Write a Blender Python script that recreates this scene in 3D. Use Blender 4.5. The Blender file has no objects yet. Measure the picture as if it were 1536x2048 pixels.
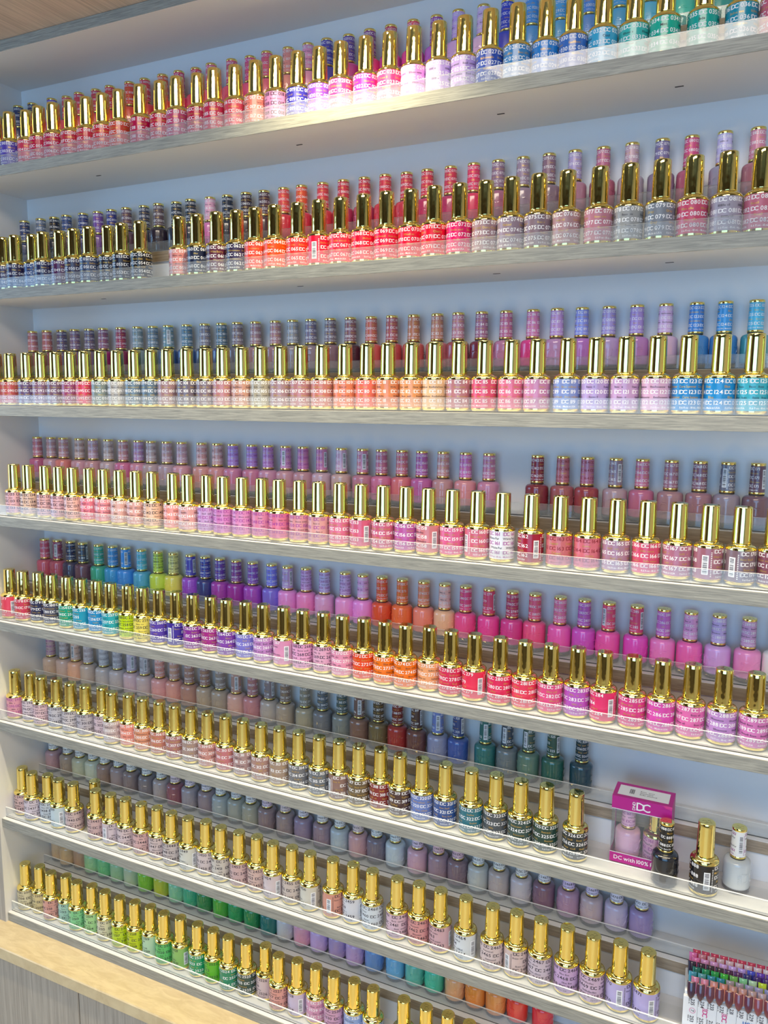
import bpy, math, random
import numpy as np
from mathutils import Matrix, Vector

random.seed(7)
sc = bpy.context.scene
COL = sc.collection
PI = math.pi

# ------------------------------------------------------------------ camera
CAM = Vector((1.1755, -0.90, 1.45))
yaw, pitch, roll = -0.4474, -0.1394, 0.0074
fwd = Vector((math.sin(yaw)*math.cos(pitch), math.cos(yaw)*math.cos(pitch), math.sin(pitch)))
rt = Vector((math.cos(yaw), -math.sin(yaw), 0)); up = rt.cross(fwd)
R_ = math.cos(roll)*rt + math.sin(roll)*up
U_ = -math.sin(roll)*rt + math.cos(roll)*up
cd = bpy.data.cameras.new('camera'); cam = bpy.data.objects.new('camera', cd); COL.objects.link(cam)
M = Matrix.Identity(4)
for i in range(3):
    M[i][0], M[i][1], M[i][2], M[i][3] = R_[i], U_[i], -fwd[i], CAM[i]
cam.matrix_world = M
cd.sensor_fit = 'VERTICAL'; cd.sensor_height = 36.0; cd.sensor_width = 27.0
cd.lens = 1589.03/2048*36.0
cd.clip_start = 0.02
sc.camera = cam

# ------------------------------------------------------------------ light and exposure
sc.view_settings.view_transform = 'Standard'; sc.view_settings.look = 'None'
sc.cycles.blur_glossy = 0.2
sc.view_settings.gamma = 1.0; sc.view_settings.use_curve_mapping = False
sc.view_settings.exposure = -0.12
w = bpy.data.worlds.new('world'); sc.world = w; w.use_nodes = True
w.node_tree.nodes['Background'].inputs[0].default_value = (0.62, 0.70, 0.90, 1)
w.node_tree.nodes['Background'].inputs[1].default_value = 0.25

def lamp(name, kind, loc, target, power, color, **kw):
    d = bpy.data.lights.new(name, kind); d.energy = power; d.color = color
    for k, v in kw.items(): setattr(d, k, v)
    o = bpy.data.objects.new(name, d); COL.objects.link(o); o.location = loc
    dv = Vector(target) - Vector(loc)
    o.rotation_euler = dv.to_track_quat('-Z', 'Y').to_euler()
    return o

# daylight through the window in the side wall (window_1)
lamp('window_daylight', 'AREA', (-1.86, -1.00, 1.50), (1.0, -0.15, 1.2), 27, (0.30, 0.60, 1.0), shape='RECTANGLE', size=1.36, size_y=1.6)
# daylight through the shop window behind the photographer (window_2)
lamp('window_daylight', 'AREA', (1.3, -3.36, 1.35), (1.1, 0.1, 1.2), 48, (0.27, 0.59, 1.0), shape='RECTANGLE', size=2.4, size_y=1.7)
# added fill lamp at ceiling height, brightens the shelves from the front
lamp('added_fill_light', 'AREA', (1.0, -1.75, 2.58), (0.8, -1.2, 0.0), 46, (1.0, 0.87, 0.70), shape='RECTANGLE', size=1.6, size_y=0.7)
# row of warm downlights along the ceiling in front of the soffit
lamp('ceiling_track_light', 'AREA', (0.7, -0.36, 2.59), (0.7, -0.24, 0.0), 50, (1.0, 0.86, 0.60), shape='RECTANGLE', size=2.6, size_y=0.07)
# recessed downlights of the soffit
DOWN = [(0.69, -0.095)]
for dx, dy in DOWN:
    lamp('soffit_downlight', 'SPOT', (dx, dy, 1.972), (dx, dy + 0.03, 1.0), 14, (1.0, 0.86, 0.52), spot_size=2.2, spot_blend=0.9, shadow_soft_size=0.02)

# ------------------------------------------------------------------ materials
def mat(name, base=(0.8, 0.8, 0.8), rough=0.5, metal=0.0, coat=0.0, ior=None, objcol=False, bump=None, spec=None):
    m = bpy.data.materials.new(name); m.use_nodes = True
    nt = m.node_tree; b = nt.nodes['Principled BSDF']
    b.inputs['Base Color'].default_value = (*base, 1)
    b.inputs['Roughness'].default_value = rough; b.inputs['Metallic'].default_value = metal
    b.inputs['Coat Weight'].default_value = coat; b.inputs['Coat Roughness'].default_value = 0.05
    if spec is not None: b.inputs['Specular IOR Level'].default_value = spec
    if objcol:
        oi = nt.nodes.new('ShaderNodeObjectInfo'); nt.links.new(oi.outputs['Color'], b.inputs['Base Color'])
    if bump:
        tc = nt.nodes.new('ShaderNodeTexCoord'); nz = nt.nodes.new('ShaderNodeTexNoise')
        nz.inputs['Scale'].default_value = bump[0]; nz.inputs['Detail'].default_value = 1
        bp = nt.nodes.new('ShaderNodeBump'); bp.inputs['Strength'].default_value = bump[1]; bp.inputs['Distance'].default_value = bump[2]
        nt.links.new(tc.outputs['Object'], nz.inputs['Vector']); nt.links.new(nz.outputs['Fac'], bp.inputs['Height'])
        nt.links.new(bp.outputs['Normal'], b.inputs['Normal'])
    return m

def srgb(h):
    r = [int(h[i:i+2], 16)/255 for i in (0, 2, 4)]
    return tuple(c/12.92 if c <= 0.04045 else ((c+0.055)/1.055)**2.4 for c in r)

def wood(name, c1, c2, scale, rough=0.5, detail=6.0):
    m = mat(name, rough=rough); nt = m.node_tree; b = nt.nodes['Principled BSDF']
    tc = nt.nodes.new('ShaderNodeTexCoord'); mp = nt.nodes.new('ShaderNodeMapping'); mp.inputs['Scale'].default_value = scale
    nz = nt.nodes.new('ShaderNodeTexNoise'); nz.inputs['Scale'].default_value = 1.0; nz.inputs['Detail'].default_value = detail
    nz.inputs['Roughness'].default_value = 0.65; nz.inputs['Distortion'].default_value = 0.6
    rp = nt.nodes.new('ShaderNodeValToRGB'); rp.color_ramp.elements[0].position = 0.36; rp.color_ramp.elements[1].position = 0.64
    rp.color_ramp.elements[0].color = (*c1, 1); rp.color_ramp.elements[1].color = (*c2, 1)
    bp = nt.nodes.new('ShaderNodeBump'); bp.inputs['Strength'].default_value = 0.15; bp.inputs['Distance'].default_value = 0.0005
    nt.links.new(tc.outputs['Object'], mp.inputs['Vector']); nt.links.new(mp.outputs['Vector'], nz.inputs['Vector'])
    nt.links.new(nz.outputs['Fac'], rp.inputs['Fac']); nt.links.new(rp.outputs['Color'], b.inputs['Base Color'])
    nt.links.new(nz.outputs['Fac'], bp.inputs['Height']); nt.links.new(bp.outputs['Normal'], b.inputs['Normal'])
    return m

def clear(name, haze, gloss_rough=0.03, tint=(0.97, 0.985, 0.99), fres=1.49):
    """Thin clear plastic or glass: see-through, a mirror at grazing angles, a little white haze."""
    m = bpy.data.materials.new(name); m.use_nodes = True; nt = m.node_tree; nt.nodes.remove(nt.nodes['Principled BSDF'])
    out = nt.nodes['Material Output']
    tr = nt.nodes.new('ShaderNodeBsdfTransparent'); tr.inputs[0].default_value = (*tint, 1)
    df = nt.nodes.new('ShaderNodeBsdfDiffuse'); df.inputs[0].default_value = (0.9, 0.92, 0.95, 1)
    gl = nt.nodes.new('ShaderNodeBsdfGlossy'); gl.inputs['Roughness'].default_value = gloss_rough; gl.inputs[0].default_value = (0.95, 0.95, 0.95, 1)
    fr = nt.nodes.new('ShaderNodeFresnel'); fr.inputs[0].default_value = fres
    ge = nt.nodes.new('ShaderNodeNewGeometry'); mu = nt.nodes.new('ShaderNodeMath'); mu.operation = 'MULTIPLY'; iv = nt.nodes.new('ShaderNodeMath'); iv.operation = 'SUBTRACT'; iv.inputs[0].default_value = 1.0
    nt.links.new(ge.outputs['Backfacing'], iv.inputs[1]); nt.links.new(fr.outputs[0], mu.inputs[0]); nt.links.new(iv.outputs[0], mu.inputs[1])
    m1 = nt.nodes.new('ShaderNodeMixShader'); m1.inputs[0].default_value = haze
    m2 = nt.nodes.new('ShaderNodeMixShader')
    nt.links.new(tr.outputs[0], m1.inputs[1]); nt.links.new(df.outputs[0], m1.inputs[2])
    nt.links.new(mu.outputs[0], m2.inputs[0]); nt.links.new(m1.outputs[0], m2.inputs[1]); nt.links.new(gl.outputs[0], m2.inputs[2])
    nt.links.new(m2.outputs[0], out.inputs['Surface'])
    return m

MT = {}
MT['melamine'] = mat('white_melamine', srgb('e2e2e4'), 0.42)
MT['edge'] = wood('grey_oak_edge_band', srgb('80807a'), srgb('a8a69c'), (26, 9, 620), 0.5)
MT['riser_edge'] = wood('brown_oak_edge_band', srgb('8a7a68'), srgb('ac9a84'), (26, 9, 620), 0.5)
MT['panel_wood'] = wood('grey_oak_vertical', srgb('9a9288'), srgb('b8b0a4'), (260, 260, 6), 0.55)
MT['soffit'] = wood('brown_oak_soffit', srgb('b09c8e'), srgb('d2bcac'), (300, 8, 8), 0.55)
MT['counter'] = wood('cream_stone_counter', srgb('c8b48e'), srgb('d8c6a0'), (26, 90, 26), 0.3, 3.0)
MT['wall'] = mat('wall_paint', srgb('b4a898'), 0.8)
MT['floor'] = mat('floor_tile', srgb('ccbc9c'), 0.45)
MT['ceil'] = mat('ceiling_paint', srgb('5a5650'), 0.85)
MT['frame'] = mat('white_window_frame', srgb('dcdad6'), 0.5)
MT['wall_dark'] = mat('dark_wall_paint', srgb('4c443e'), 0.7)
MT['dark'] = mat('dark_slot', (0.03, 0.03, 0.035), 0.6)
MT['gold'] = mat('polished_gold', (1.0, 0.82, 0.28), 0.06, 1.0, bump=(170, 0.05, 0.002))
MT['gold_cap'] = mat('polished_gold_cap', (1.0, 0.84, 0.30), 0.05, 1.0, bump=(110, 0.05, 0.002))
MT['gelbody'] = mat('painted_glass', rough=0.3, coat=0.4, objcol=True)
MT['capcol'] = mat('printed_cap', rough=0.3, coat=0.4, objcol=True)
MT['lacbody'] = mat('lacquer_in_glass', rough=0.25, coat=1.0, objcol=True)
MT['foot'] = clear('glass_foot', 0.10, 0.02, (0.72, 0.72, 0.74))
MT['acrylic'] = clear('clear_acrylic', 0.10, 0.03)
MT['acrylic_base'] = clear('clear_acrylic_sheet', 0.03, 0.12, (0.985, 0.99, 0.99), 1.25)
MT['acryl_edge'] = mat('acrylic_edge_highlight', srgb('eef2f4'), 0.25)  # pale frosted edge; near-white paints in the highlight line along the lip top
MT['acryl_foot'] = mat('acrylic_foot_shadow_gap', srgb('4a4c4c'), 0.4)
MT['film'] = clear('clear_film', 0.05, 0.05)
MT['ink_w'] = mat('white_print', srgb('f4f2f4'), 0.45)
MT['ink_k'] = mat('black_print', srgb('2a2233'), 0.45)
MT['ink_m'] = mat('magenta_print', srgb('a03f9a'), 0.45)
MT['ink_r'] = mat('dark_red_print', srgb('8a2434'), 0.45)
MT['foil'] = mat('gold_foil_print', srgb('d8b25a'), 0.35, 0.6)
MT['paper'] = mat('white_sticker', srgb('f0f2f6'), 0.5)
MT['magenta'] = mat('magenta_card', srgb('c0168c'), 0.4)
MT['blue_ink'] = mat('blue_print', srgb('2a6fc0'), 0.45)
MT['pink_ink'] = mat('pink_print', srgb('d8348c'), 0.45)
MT['clearbody'] = clear('clear_pink_bottle', 0.25, 0.03, (0.95, 0.85, 0.90))

# ------------------------------------------------------------------ mesh helpers
class MB:
    """Collects faces with material indices; build() links ONE mesh object."""
    def __init__(s): s.v = []; s.f = []; s.m = []; s.sm = []
    def add(s, vs, fs, mi=0, smooth=False):
        o = len(s.v); s.v.extend(vs); s.f.extend([tuple(i+o for i in f) for f in fs]); s.m.extend([mi]*len(fs)); s.sm.extend([smooth]*len(fs))
    def box(s, a, b, mi=0, fm=None):
        (x0, y0, z0), (x1, y1, z1) = a, b
        vs = [(x0,y0,z0),(x1,y0,z0),(x1,y1,z0),(x0,y1,z0),(x0,y0,z1),(x1,y0,z1),(x1,y1,z1),(x0,y1,z1)]
        fs = [(0,3,2,1),(4,5,6,7),(0,1,5,4),(1,2,6,5),(2,3,7,6),(3,0,4,7)]   # bottom top front right back left
        for k, f in enumerate(fs): s.add(vs, [f], (fm or {}).get(k, mi))
    def bbox(s, a, b, r=0.0006, mi=0, fm=None):
        """Box with chamfered edges."""
        lo, hi = a, b; vs = []; idx = {}
        for sx in (0, 1):
            for sy in (0, 1):
                for sz in (0, 1):
                    c = [(hi if q else lo)[i] for i, q in enumerate((sx, sy, sz))]
                    inn = [c[i] + (-r if q else r) for i, q in enumerate((sx, sy, sz))]
                    for ax in range(3):
                        p = list(inn); p[ax] = c[ax]; idx[sx, sy, sz, ax] = len(vs); vs.append(tuple(p))
        fs = []; ms = []
        kf = {(2,0):0,(2,1):1,(1,0):2,(0,1):3,(1,1):4,(0,0):5}
        def G(q, ax): return idx[(*q, ax)]
        for ax in range(3):
            u, w_ = [i for i in range(3) if i != ax]
            for sd in (0, 1):
                qs = []
                for (p, q) in ((0,0),(1,0),(1,1),(0,1)):
                    k = [0,0,0]; k[ax] = sd; k[u] = p; k[w_] = q; qs.append(G(tuple(k), ax))
                flip = (sd == 0) ^ (ax == 1)
                fs.append(tuple(reversed(qs)) if flip else tuple(qs)); ms.append((fm or {}).get(kf[(ax, sd)], mi))
        for ax in range(3):
            u, w_ = [i for i in range(3) if i != ax]
            for p in (0, 1):
                for q in (0, 1):
                    k0 = [0,0,0]; k0[u] = p; k0[w_] = q; k1 = list(k0); k1[ax] = 1
                    fs.append((G(tuple(k0), u), G(tuple(k1), u), G(tuple(k1), w_), G(tuple(k0), w_))); ms.append(mi)
        for sx in (0,1):
            for sy in (0,1):
                for sz in (0,1): fs.append(tuple(G((sx,sy,sz), i) for i in range(3))); ms.append(mi)
        o = len(s.v); s.v.extend(vs); s.f.extend([tuple(i+o for i in f) for f in fs]); s.m.extend(ms); s.sm.extend([False]*len(fs))
    def lathe(s, prof, seg=32, mi=0, cap0=True, cap1=True, smooth=True, ctr=(0, 0)):
        vs = []; fs = []
        for r, z in prof:
            for k in range(seg):
                a = 2*PI*k/seg; vs.append((ctr[0]+r*math.cos(a), ctr[1]+r*math.sin(a), z))
        for i in range(len(prof)-1):
            for k in range(seg):
                k2 = (k+1) % seg; fs.append((i*seg+k, i*seg+k2, (i+1)*seg+k2, (i+1)*seg+k))
        s.add(vs, fs, mi, smooth)
        if cap0: s.add(vs[:seg], [tuple(reversed(range(seg)))], mi)
        if cap1: s.add(vs[-seg:], [tuple(range(seg))], mi)
    def mesh(s, name, mats):
        me = bpy.data.meshes.new(name)
        me.from_pydata(s.v, [], s.f)
        for m in mats: me.materials.append(MT[m])
        me.polygons.foreach_set('material_index', s.m); me.polygons.foreach_set('use_smooth', s.sm)
        me.update()
        return me
    def build(s, name, mats, parent=None, loc=(0, 0, 0), rot=0.0):
        return link(name, s.mesh(name, mats), parent, loc, rot)

def link(name, me, parent=None, loc=(0, 0, 0), rot=0.0, color=None):
    o = bpy.data.objects.new(name, me); COL.objects.link(o); o.location = loc
    if rot: o.rotation_euler = (0, 0, rot)
    if parent is not None: o.parent = parent
    if color is not None: o.color = (*color, 1)
    return o

def thing(name, label, cat, loc=(0, 0, 0), rot=0.0, group=None):
    o = bpy.data.objects.new(name, None); COL.objects.link(o); o.location = loc; o.rotation_euler = (0, 0, rot)
    o.empty_display_size = 0.01
    return tag(o, label, cat, group)

def tag(o, label, cat, group=None):
    o['label'] = label; o['category'] = cat
    if group: o['group'] = group
    return o

def struct(o):
    o['kind'] = 'structure'; return o

# glyphs: outlines of the built-in font, scaled to a digit height of 1
GL = {}
def glyph(ch):
    if ch in GL: return GL[ch]
    cu = bpy.data.curves.new('glyph', 'FONT'); cu.body = ch; cu.resolution_u = 2; cu.offset = 0.012; cu.fill_mode = 'FRONT' if hasattr(cu, 'fill_mode') else cu.fill_mode
    ob = bpy.data.objects.new('glyph', cu); COL.objects.link(ob)
    dg = bpy.context.evaluated_depsgraph_get(); dg.update()
    me = bpy.data.meshes.new_from_object(ob.evaluated_get(dg))
    v = np.empty(len(me.vertices)*3); me.vertices.foreach_get('co', v); v = v.reshape(-1, 3)[:, :2]
    f = [tuple(p.vertices) for p in me.polygons]
    # the fill comes as triangles facing +Z
    area = sum(np.cross(v[a[1]]-v[a[0]], v[a[2]]-v[a[0]]) for a in f) if f else 1
    if area < 0: f = [tuple(reversed(a)) for a in f]
    bpy.data.objects.remove(ob); bpy.data.curves.remove(cu); bpy.data.meshes.remove(me)
    GL[ch] = (v, f); return GL[ch]
_h = glyph('0')[0]; DIG = _h[:, 1].max() - _h[:, 1].min(); BASE0 = _h[:, 1].min()

def text_run(s, h, gap=0.12, logo=True):
    """[(vertices Nx2, faces)] and the width, baseline at 0, digit height h. DC is drawn as overlapping letters."""
    out = []; x = 0.0; prev = ''
    for ch in s:
        if ch == ' ': x += 0.28*h; prev = ch; continue
        v, f = glyph(ch)
        u = (v - np.array([v[:, 0].min(), BASE0]))/DIG*h
        if ch == '|': u = np.array([(0, 0), (.06*h, 0), (.06*h, h), (0, h)]); f = [(0, 1, 2, 3)]
        if logo and ch == 'C' and prev == 'D': x -= 0.34*h
        out.append((u + np.array([x, 0]), f)); x += u[:, 0].max() + gap*h; prev = ch
    return out, x

def wrap(mb, run, R, a0, z0, mi):
    """Wrap a text run round a vertical cylinder; a0 = angle of its left end as seen from outside."""
    for k, (u, f) in enumerate(run):
        a = a0 + u[:, 0]/R; q = R + 2.5e-5*(k % 2)
        mb.add(np.column_stack((q*np.cos(a), q*np.sin(a), z0 + u[:, 1])).tolist(), f, mi)

def flat(mb, run, org, ex, ey, mi):
    org, ex, ey = np.array(org), np.array(ex), np.array(ey)
    nrm = np.cross(ex, ey)
    for k, (u, f) in enumerate(run): mb.add((org + nrm*4e-5*(k % 2) + u[:, :1]*ex + u[:, 1:]*ey).tolist(), f, mi)

NAMES = {'161': 'White Fur', '071': 'Cherry', '079': 'Gray', '123': 'Cure Summer', '074': 'Naked', '319': 'Toffee', '163': 'Copper', '061': 'Wine Berry', '073': 'Dusty Coral', '050': 'Twilight', '134': 'Pink Beige', '054': 'Black Oak', '032': 'Cool', '035': 'Jade', '034': 'Mint', '124': 'Blue', '888': 'Matte'}
def scribble(rng, h, n):
    """Small illegible name: letter strokes."""
    out = []; x = 0
    for k in range(n):
        if k in (4, 5) and rng.random() < .5: x += .5*h; continue
        hh = h*(1.0 if k == 0 or rng.random() < .2 else .66); wd = h*rng.uniform(.12, .2)
        for q in range(2):
            out.append((np.array([(x, 0), (x+wd, 0), (x+wd, hh), (x, hh)]), [(0, 1, 2, 3)])); x += wd + h*.16
        x += h*.08
    return out, x

def print_rows(mb, num, R, rows, names, small, h, reps, pitch, stagger, rng, nm=1, nn=2):
    base = -PI/2 - reps*pitch/2
    run, wd = text_run('|DC ' + num, h)
    sc_ = max(.7, min(1.14, pitch*R*0.97/wd))
    run = [(u*np.array([sc_, 1]), f) for u, f in run]
    for q, z in enumerate(rows):
        off = pitch*.5*(q % 2) if stagger else 0.0
        for k in range(reps - (1 if off else 0)): wrap(mb, run, R, base + k*pitch + off, z - h/2, nm)
    nlen = rng.randint(6, 11); nmtxt = NAMES.get(num)
    for q, z in enumerate(names):
        for k in range(reps):
            if nmtxt: r2, w2 = text_run(nmtxt, h*.62, .1)
            else: r2, w2 = scribble(random.Random(num), h*.52, nlen)
            s2 = min(1.0, pitch*R*.9/w2); r2 = [(u*np.array([s2, 1]), f) for u, f in r2]
            wrap(mb, r2, R, base + k*pitch + .25*q, z - h*.3, nn)
    r3, w3 = text_run('0.6 fl oz - 18 mL - Made in USA', h*.5, .12, False)
    s3 = min(1.0, 2.2*R/w3); r3 = [(u*np.array([s3, 1]), f) for u, f in r3]
    wrap(mb, r3, R, base + .2, small - h*.25, nm); wrap(mb, r3, R, base + .2 + 2.5, small - h*.25, nm)
    # column of tiny upright text in the gap at the back
    for k in range(14):
        z = small + (rows[0]-small)*k/14
        a = PI/2 + .36 ; u = np.array([(0, 0), (h*.3, 0), (h*.3, h*.22), (0, h*.22)])
        wrap(mb, [(u, [(0, 1, 2, 3)])], R, a, z, nm)

# ------------------------------------------------------------------ the shelving
Z = [1.8041, 1.6201, 1.4365, 1.2545, 1.0728, 0.8911, 0.7090, 0.5276]     # top face of each shelf
TH, DEP, XL, XR = 0.0156, 0.1246, -0.0055, 1.52
SHN = ['topmost shelf', 'second shelf', 'third shelf', 'fourth shelf', 'fifth shelf', 'sixth shelf', 'seventh shelf', 'bottom shelf']
ZT = 1.9803
cab = thing('display_shelving', 'white built-in wall shelving with oak edge bands and eight shelves of polish', 'shelving', (0, 0, Z[7]-TH))
def P(mb, name, mats, parent=cab):
    o = mb.build(name, mats, parent); o.location = (-parent.location[0], -parent.location[1], -parent.location[2]); return o
for i, z in enumerate(Z):
    b = MB(); b.box((XL, 0.0012, z-TH), (XR, DEP, z)); s_ = P(b, 'shelf', ['melamine'])
    e = MB(); e.bbox((XL, 0.0, z-TH), (XR, 0.0012, z), 0.0002); eb = e.build('edge_band', ['edge'], s_)
    if i < 3:
        k = MB()
        for x in (0.22, 0.58, 0.86, 1.06, 1.24):
            k.box((x, .060, z-TH-.0003), (x+.009, .0625, z-TH))
        k.build('shelf_slot', ['dark'], s_)
b = MB(); b.box((XL, 0, ZT-TH), (XR, DEP, ZT), 0, {2: 1}); P(b, 'top_panel', ['melamine', 'edge'])
b = MB(); b.box((XL-.02, -.0045, Z[7]-TH), (XL, DEP, ZT), 0, {2: 1}); P(b, 'side_panel', ['melamine', 'panel_wood'])
b = MB(); b.box((XR, -.0045, Z[7]-TH), (XR+.02, DEP, ZT), 0, {2: 1}); P(b, 'side_panel', ['melamine', 'panel_wood'])
b = MB(); b.box((XL-.02, DEP, Z[7]-TH), (XR+.02, DEP+.006, ZT)); P(b, 'back_panel', ['melamine'])

RY, RH = 0.0738, 0.0513      # riser: front face and height
for i, z in enumerate(Z):
    r = thing('riser_shelf', f'white step riser with brown oak edge at the back of the {SHN[i]}', 'shelf riser', (0, 0, z), group='step risers at the back of the shelves')
    b = MB(); b.bbox((XL+.0005, RY, RH-TH), (XR-.0005, DEP-.0005, RH), .0003, 0, {2: 1}); b.build('riser_top', ['melamine', 'riser_edge'], r)
    b = MB(); b.box((XL+.0005, RY+.004, 0.0002), (XR-.0005, RY+.010, RH-TH)); b.build('riser_front', ['melamine'], r)
    for front in (True, False):
        t = thing('acrylic_lip', f'clear acrylic retaining lip {"along the front edge of" if front else "on the riser at the back of"} the {SHN[i]}', 'acrylic strip',
                  (0, 0, z if front else z+RH), group='clear acrylic lips')
        y0 = .0083 if front else RY+.0095; y1 = .060 if front else DEP-.002; h = .018 if front else .0165
        x1 = XR-.001; x0 = XL+.001
        b = MB()
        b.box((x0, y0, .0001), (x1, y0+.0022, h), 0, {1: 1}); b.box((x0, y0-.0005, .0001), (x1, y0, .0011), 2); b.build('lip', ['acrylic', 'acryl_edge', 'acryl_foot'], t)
        b = MB(); b.box((x0, y0+.0022, .0001), (x1, y1, .0018), 0); b.build('base_sheet', ['acrylic_base'], t)

# counter and base cabinet below
b = MB(); b.bbox((-.30, -.0565, .490), (1.75, DEP, Z[7]-TH), .0015)
tag(b.build('countertop', ['counter']), 'cream stone ledge below the bottom shelf', 'countertop')
bc = thing('base_cabinet', 'grey oak base cabinet with vertical grain below the cream ledge', 'cabinet', (0, 0, 0))
b = MB(); b.box((-.29, -.038, 0), (1.74, DEP, .4895)); b.build('carcass', ['panel_wood'], bc)
for k in range(4):
    x = -.29 + k*.508; b = MB(); b.bbox((x+.001, -.0505, .08), (x+.507, -.0385, .4885), .001); b.build('door', ['panel_wood'], bc)

# ------------------------------------------------------------------ the room
RX0, RX1, RY0, RY1, RZ = -1.9, 3.0, -3.4, DEP+.0065, 2.62
def slab(name, a, b_, m):
    q = MB(); q.box(a, b_); return struct(q.build(name, [m]))
slab('floor', (RX0, RY0, -.02), (RX1, RY1, 0), 'floor')
slab('ceiling', (RX0, RY0, RZ), (RX1, RY1, RZ+.02), 'ceil')
slab('wall_back', (RX0, RY1, 0), (RX1, RY1+.02, RZ), 'wall')
vx0, vx1, vz0, vz1 = .05, 2.55, .45, 2.25
q = MB()
q.box((RX0, RY0-.02, 0), (RX1, RY0, vz0)); q.box((RX0, RY0-.02, vz1), (RX1, RY0, RZ)); q.box((RX0, RY0-.02, vz0), (vx0, RY0, vz1)); q.box((vx1, RY0-.02, vz0), (RX1, RY0, vz1))
struct(q.build('wall_front', ['wall_dark']))
q = MB()
for a, b_ in (((vx0, RY0-.03, vz0), (vx0+.05, RY0+.02, vz1)), ((vx1-.05, RY0-.03, vz0), (vx1, RY0+.02, vz1)), ((vx0, RY0-.03, vz0), (vx1, RY0+.02, vz0+.05)), ((vx0, RY0-.03, vz1-.05), (vx1, RY0+.02, vz1)), (((vx0+vx1)/2-.02, RY0-.03, vz0), ((vx0+vx1)/2+.02, RY0+.02, vz1))):
    q.box(a, b_)
struct(q.build('window_2', ['frame']))
slab('wall_right', (RX1, RY0, 0), (RX1+.02, RY1, RZ), 'wall')
wy0, wy1, wz0, wz1 = -1.72, -.28, .68, 2.32
q = MB()
q.box((RX0-.02, RY0, 0), (RX0, RY1, wz0)); q.box((RX0-.02, RY0, wz1), (RX0, RY1, RZ)); q.box((RX0-.02, RY0, wz0), (RX0, wy0, wz1)); q.box((RX0-.02, wy1, wz0), (RX0, RY1, wz1))
struct(q.build('wall_left', ['wall']))
q = MB()
for a, b_ in (((RX0-.03, wy0, wz0), (RX0+.02, wy0+.05, wz1)), ((RX0-.03, wy1-.05, wz0), (RX0+.02, wy1, wz1)), ((RX0-.03, wy0, wz0), (RX0+.02, wy1, wz0+.05)), ((RX0-.03, wy0, wz1-.05), (RX0+.02, wy1, wz1)), ((RX0-.03, (wy0+wy1)/2-.02, wz0), (RX0+.02, (wy0+wy1)/2+.02, wz1))):
    q.box(a, b_)
struct(q.build('window_1', ['frame']))
q = MB(); q.box((RX0, -.15, ZT+.0005), (RX1-.5, RY1, RZ)); struct(q.build('trim_1', ['soffit']))

# ------------------------------------------------------------------ bottles
GR = 0.0157
def gel_shared():
    b = MB(); b.lathe([(.0146, 0), (.0154, .0006), (.0157, .0016), (.01575, .0035)], 40); base = b.mesh('base_ring', ['gold'])
    b = MB(); b.lathe([(.01578, .0376), (.01572, .0388), (.0152, .0401), (.0142, .0412), (.0128, .0420), (.0114, .0425), (.0105, .0429), (.0103, .0437)], 40, cap0=False); sh = b.mesh('shoulder', ['gold'])
    b = MB()
    b.lathe([(.0094, .0437), (.0094, .0441)], 40, 1, False, False)
    b.lathe([(.0097, .0441), (.0099, .0443), (.0099, .0450), (.0097, .060), (.0093, .0790), (.0092, .0826), (.0089, .0834), (.0083, .0837)], 40, 0)
    rn, wd = text_run('DC', .0062); flat(b, rn, (-wd/2+.0004, -.003, .08385), (1, 0, 0), (0, 1, 0), 0)
    for dz in ():
        pass
    cap = b.mesh('cap', ['gold_cap', 'dark'])
    return base, sh, cap
BASE, SHO, GCAP = gel_shared()
def barcode(R, za, zb, wid):
    b = MB(); n = 6; a0 = PI/2 - wid/2
    def patch(a, a2, z0, z1, r, mi):
        vs = []; fs = []
        for k in range(n+1):
            t = a + (a2-a)*k/n; vs += [(r*math.cos(t), r*math.sin(t), z0), (r*math.cos(t), r*math.sin(t), z1)]
        for k in range(n): fs.append((2*k, 2*k+2, 2*k+3, 2*k+1))
        b.add(vs, fs, mi, True)
    patch(a0, a0+wid, za, zb, R, 0)
    rr = random.Random(3); z = za + (zb-za)*.06
    while z < zb - (zb-za)*.08:
        t = rr.choice([.3, .5, .9, 1.2])*(zb-za)/32; patch(a0+wid*.14, a0+wid*.82, z, z+t, R+.00004, 1); z += t + rr.choice([.4, .6, 1.0])*(zb-za)/32
    return b.mesh('barcode_sticker', ['paper', 'ink_k'])
GBAR = barcode(GR+.00012, .0085, .0300, .44)
INK = {'k': 'ink_k', 'm': 'ink_m', 'r': 'ink_r', 'w': 'ink_w'}
def ink_of(fl):
    for c in 'kmr':
        if c in fl: return INK[c]
    return 'ink_w'
def lum(h): r, g, b = srgb(h); return .21*r+.72*g+.07*b

def gel_mesh(num, ink, col, stagger):
    b = MB(); b.lathe([(.01570, .0033), (GR, .0045), (GR, .0378)], 40, 0)
    rp, pt = (4, 1.3) if len(num) == 3 else (3, 1.74)
    names = (.0288, .0175)
    print_rows(b, num, GR+.00007, (.0345, .0231, .0118), names, .0064, .0044, rp, pt, stagger, random.Random(num))
    foil = 'foil' if lum(col) < .30 else 'ink_k'
    return b.mesh('body', ['gelbody', ink, foil])

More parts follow.
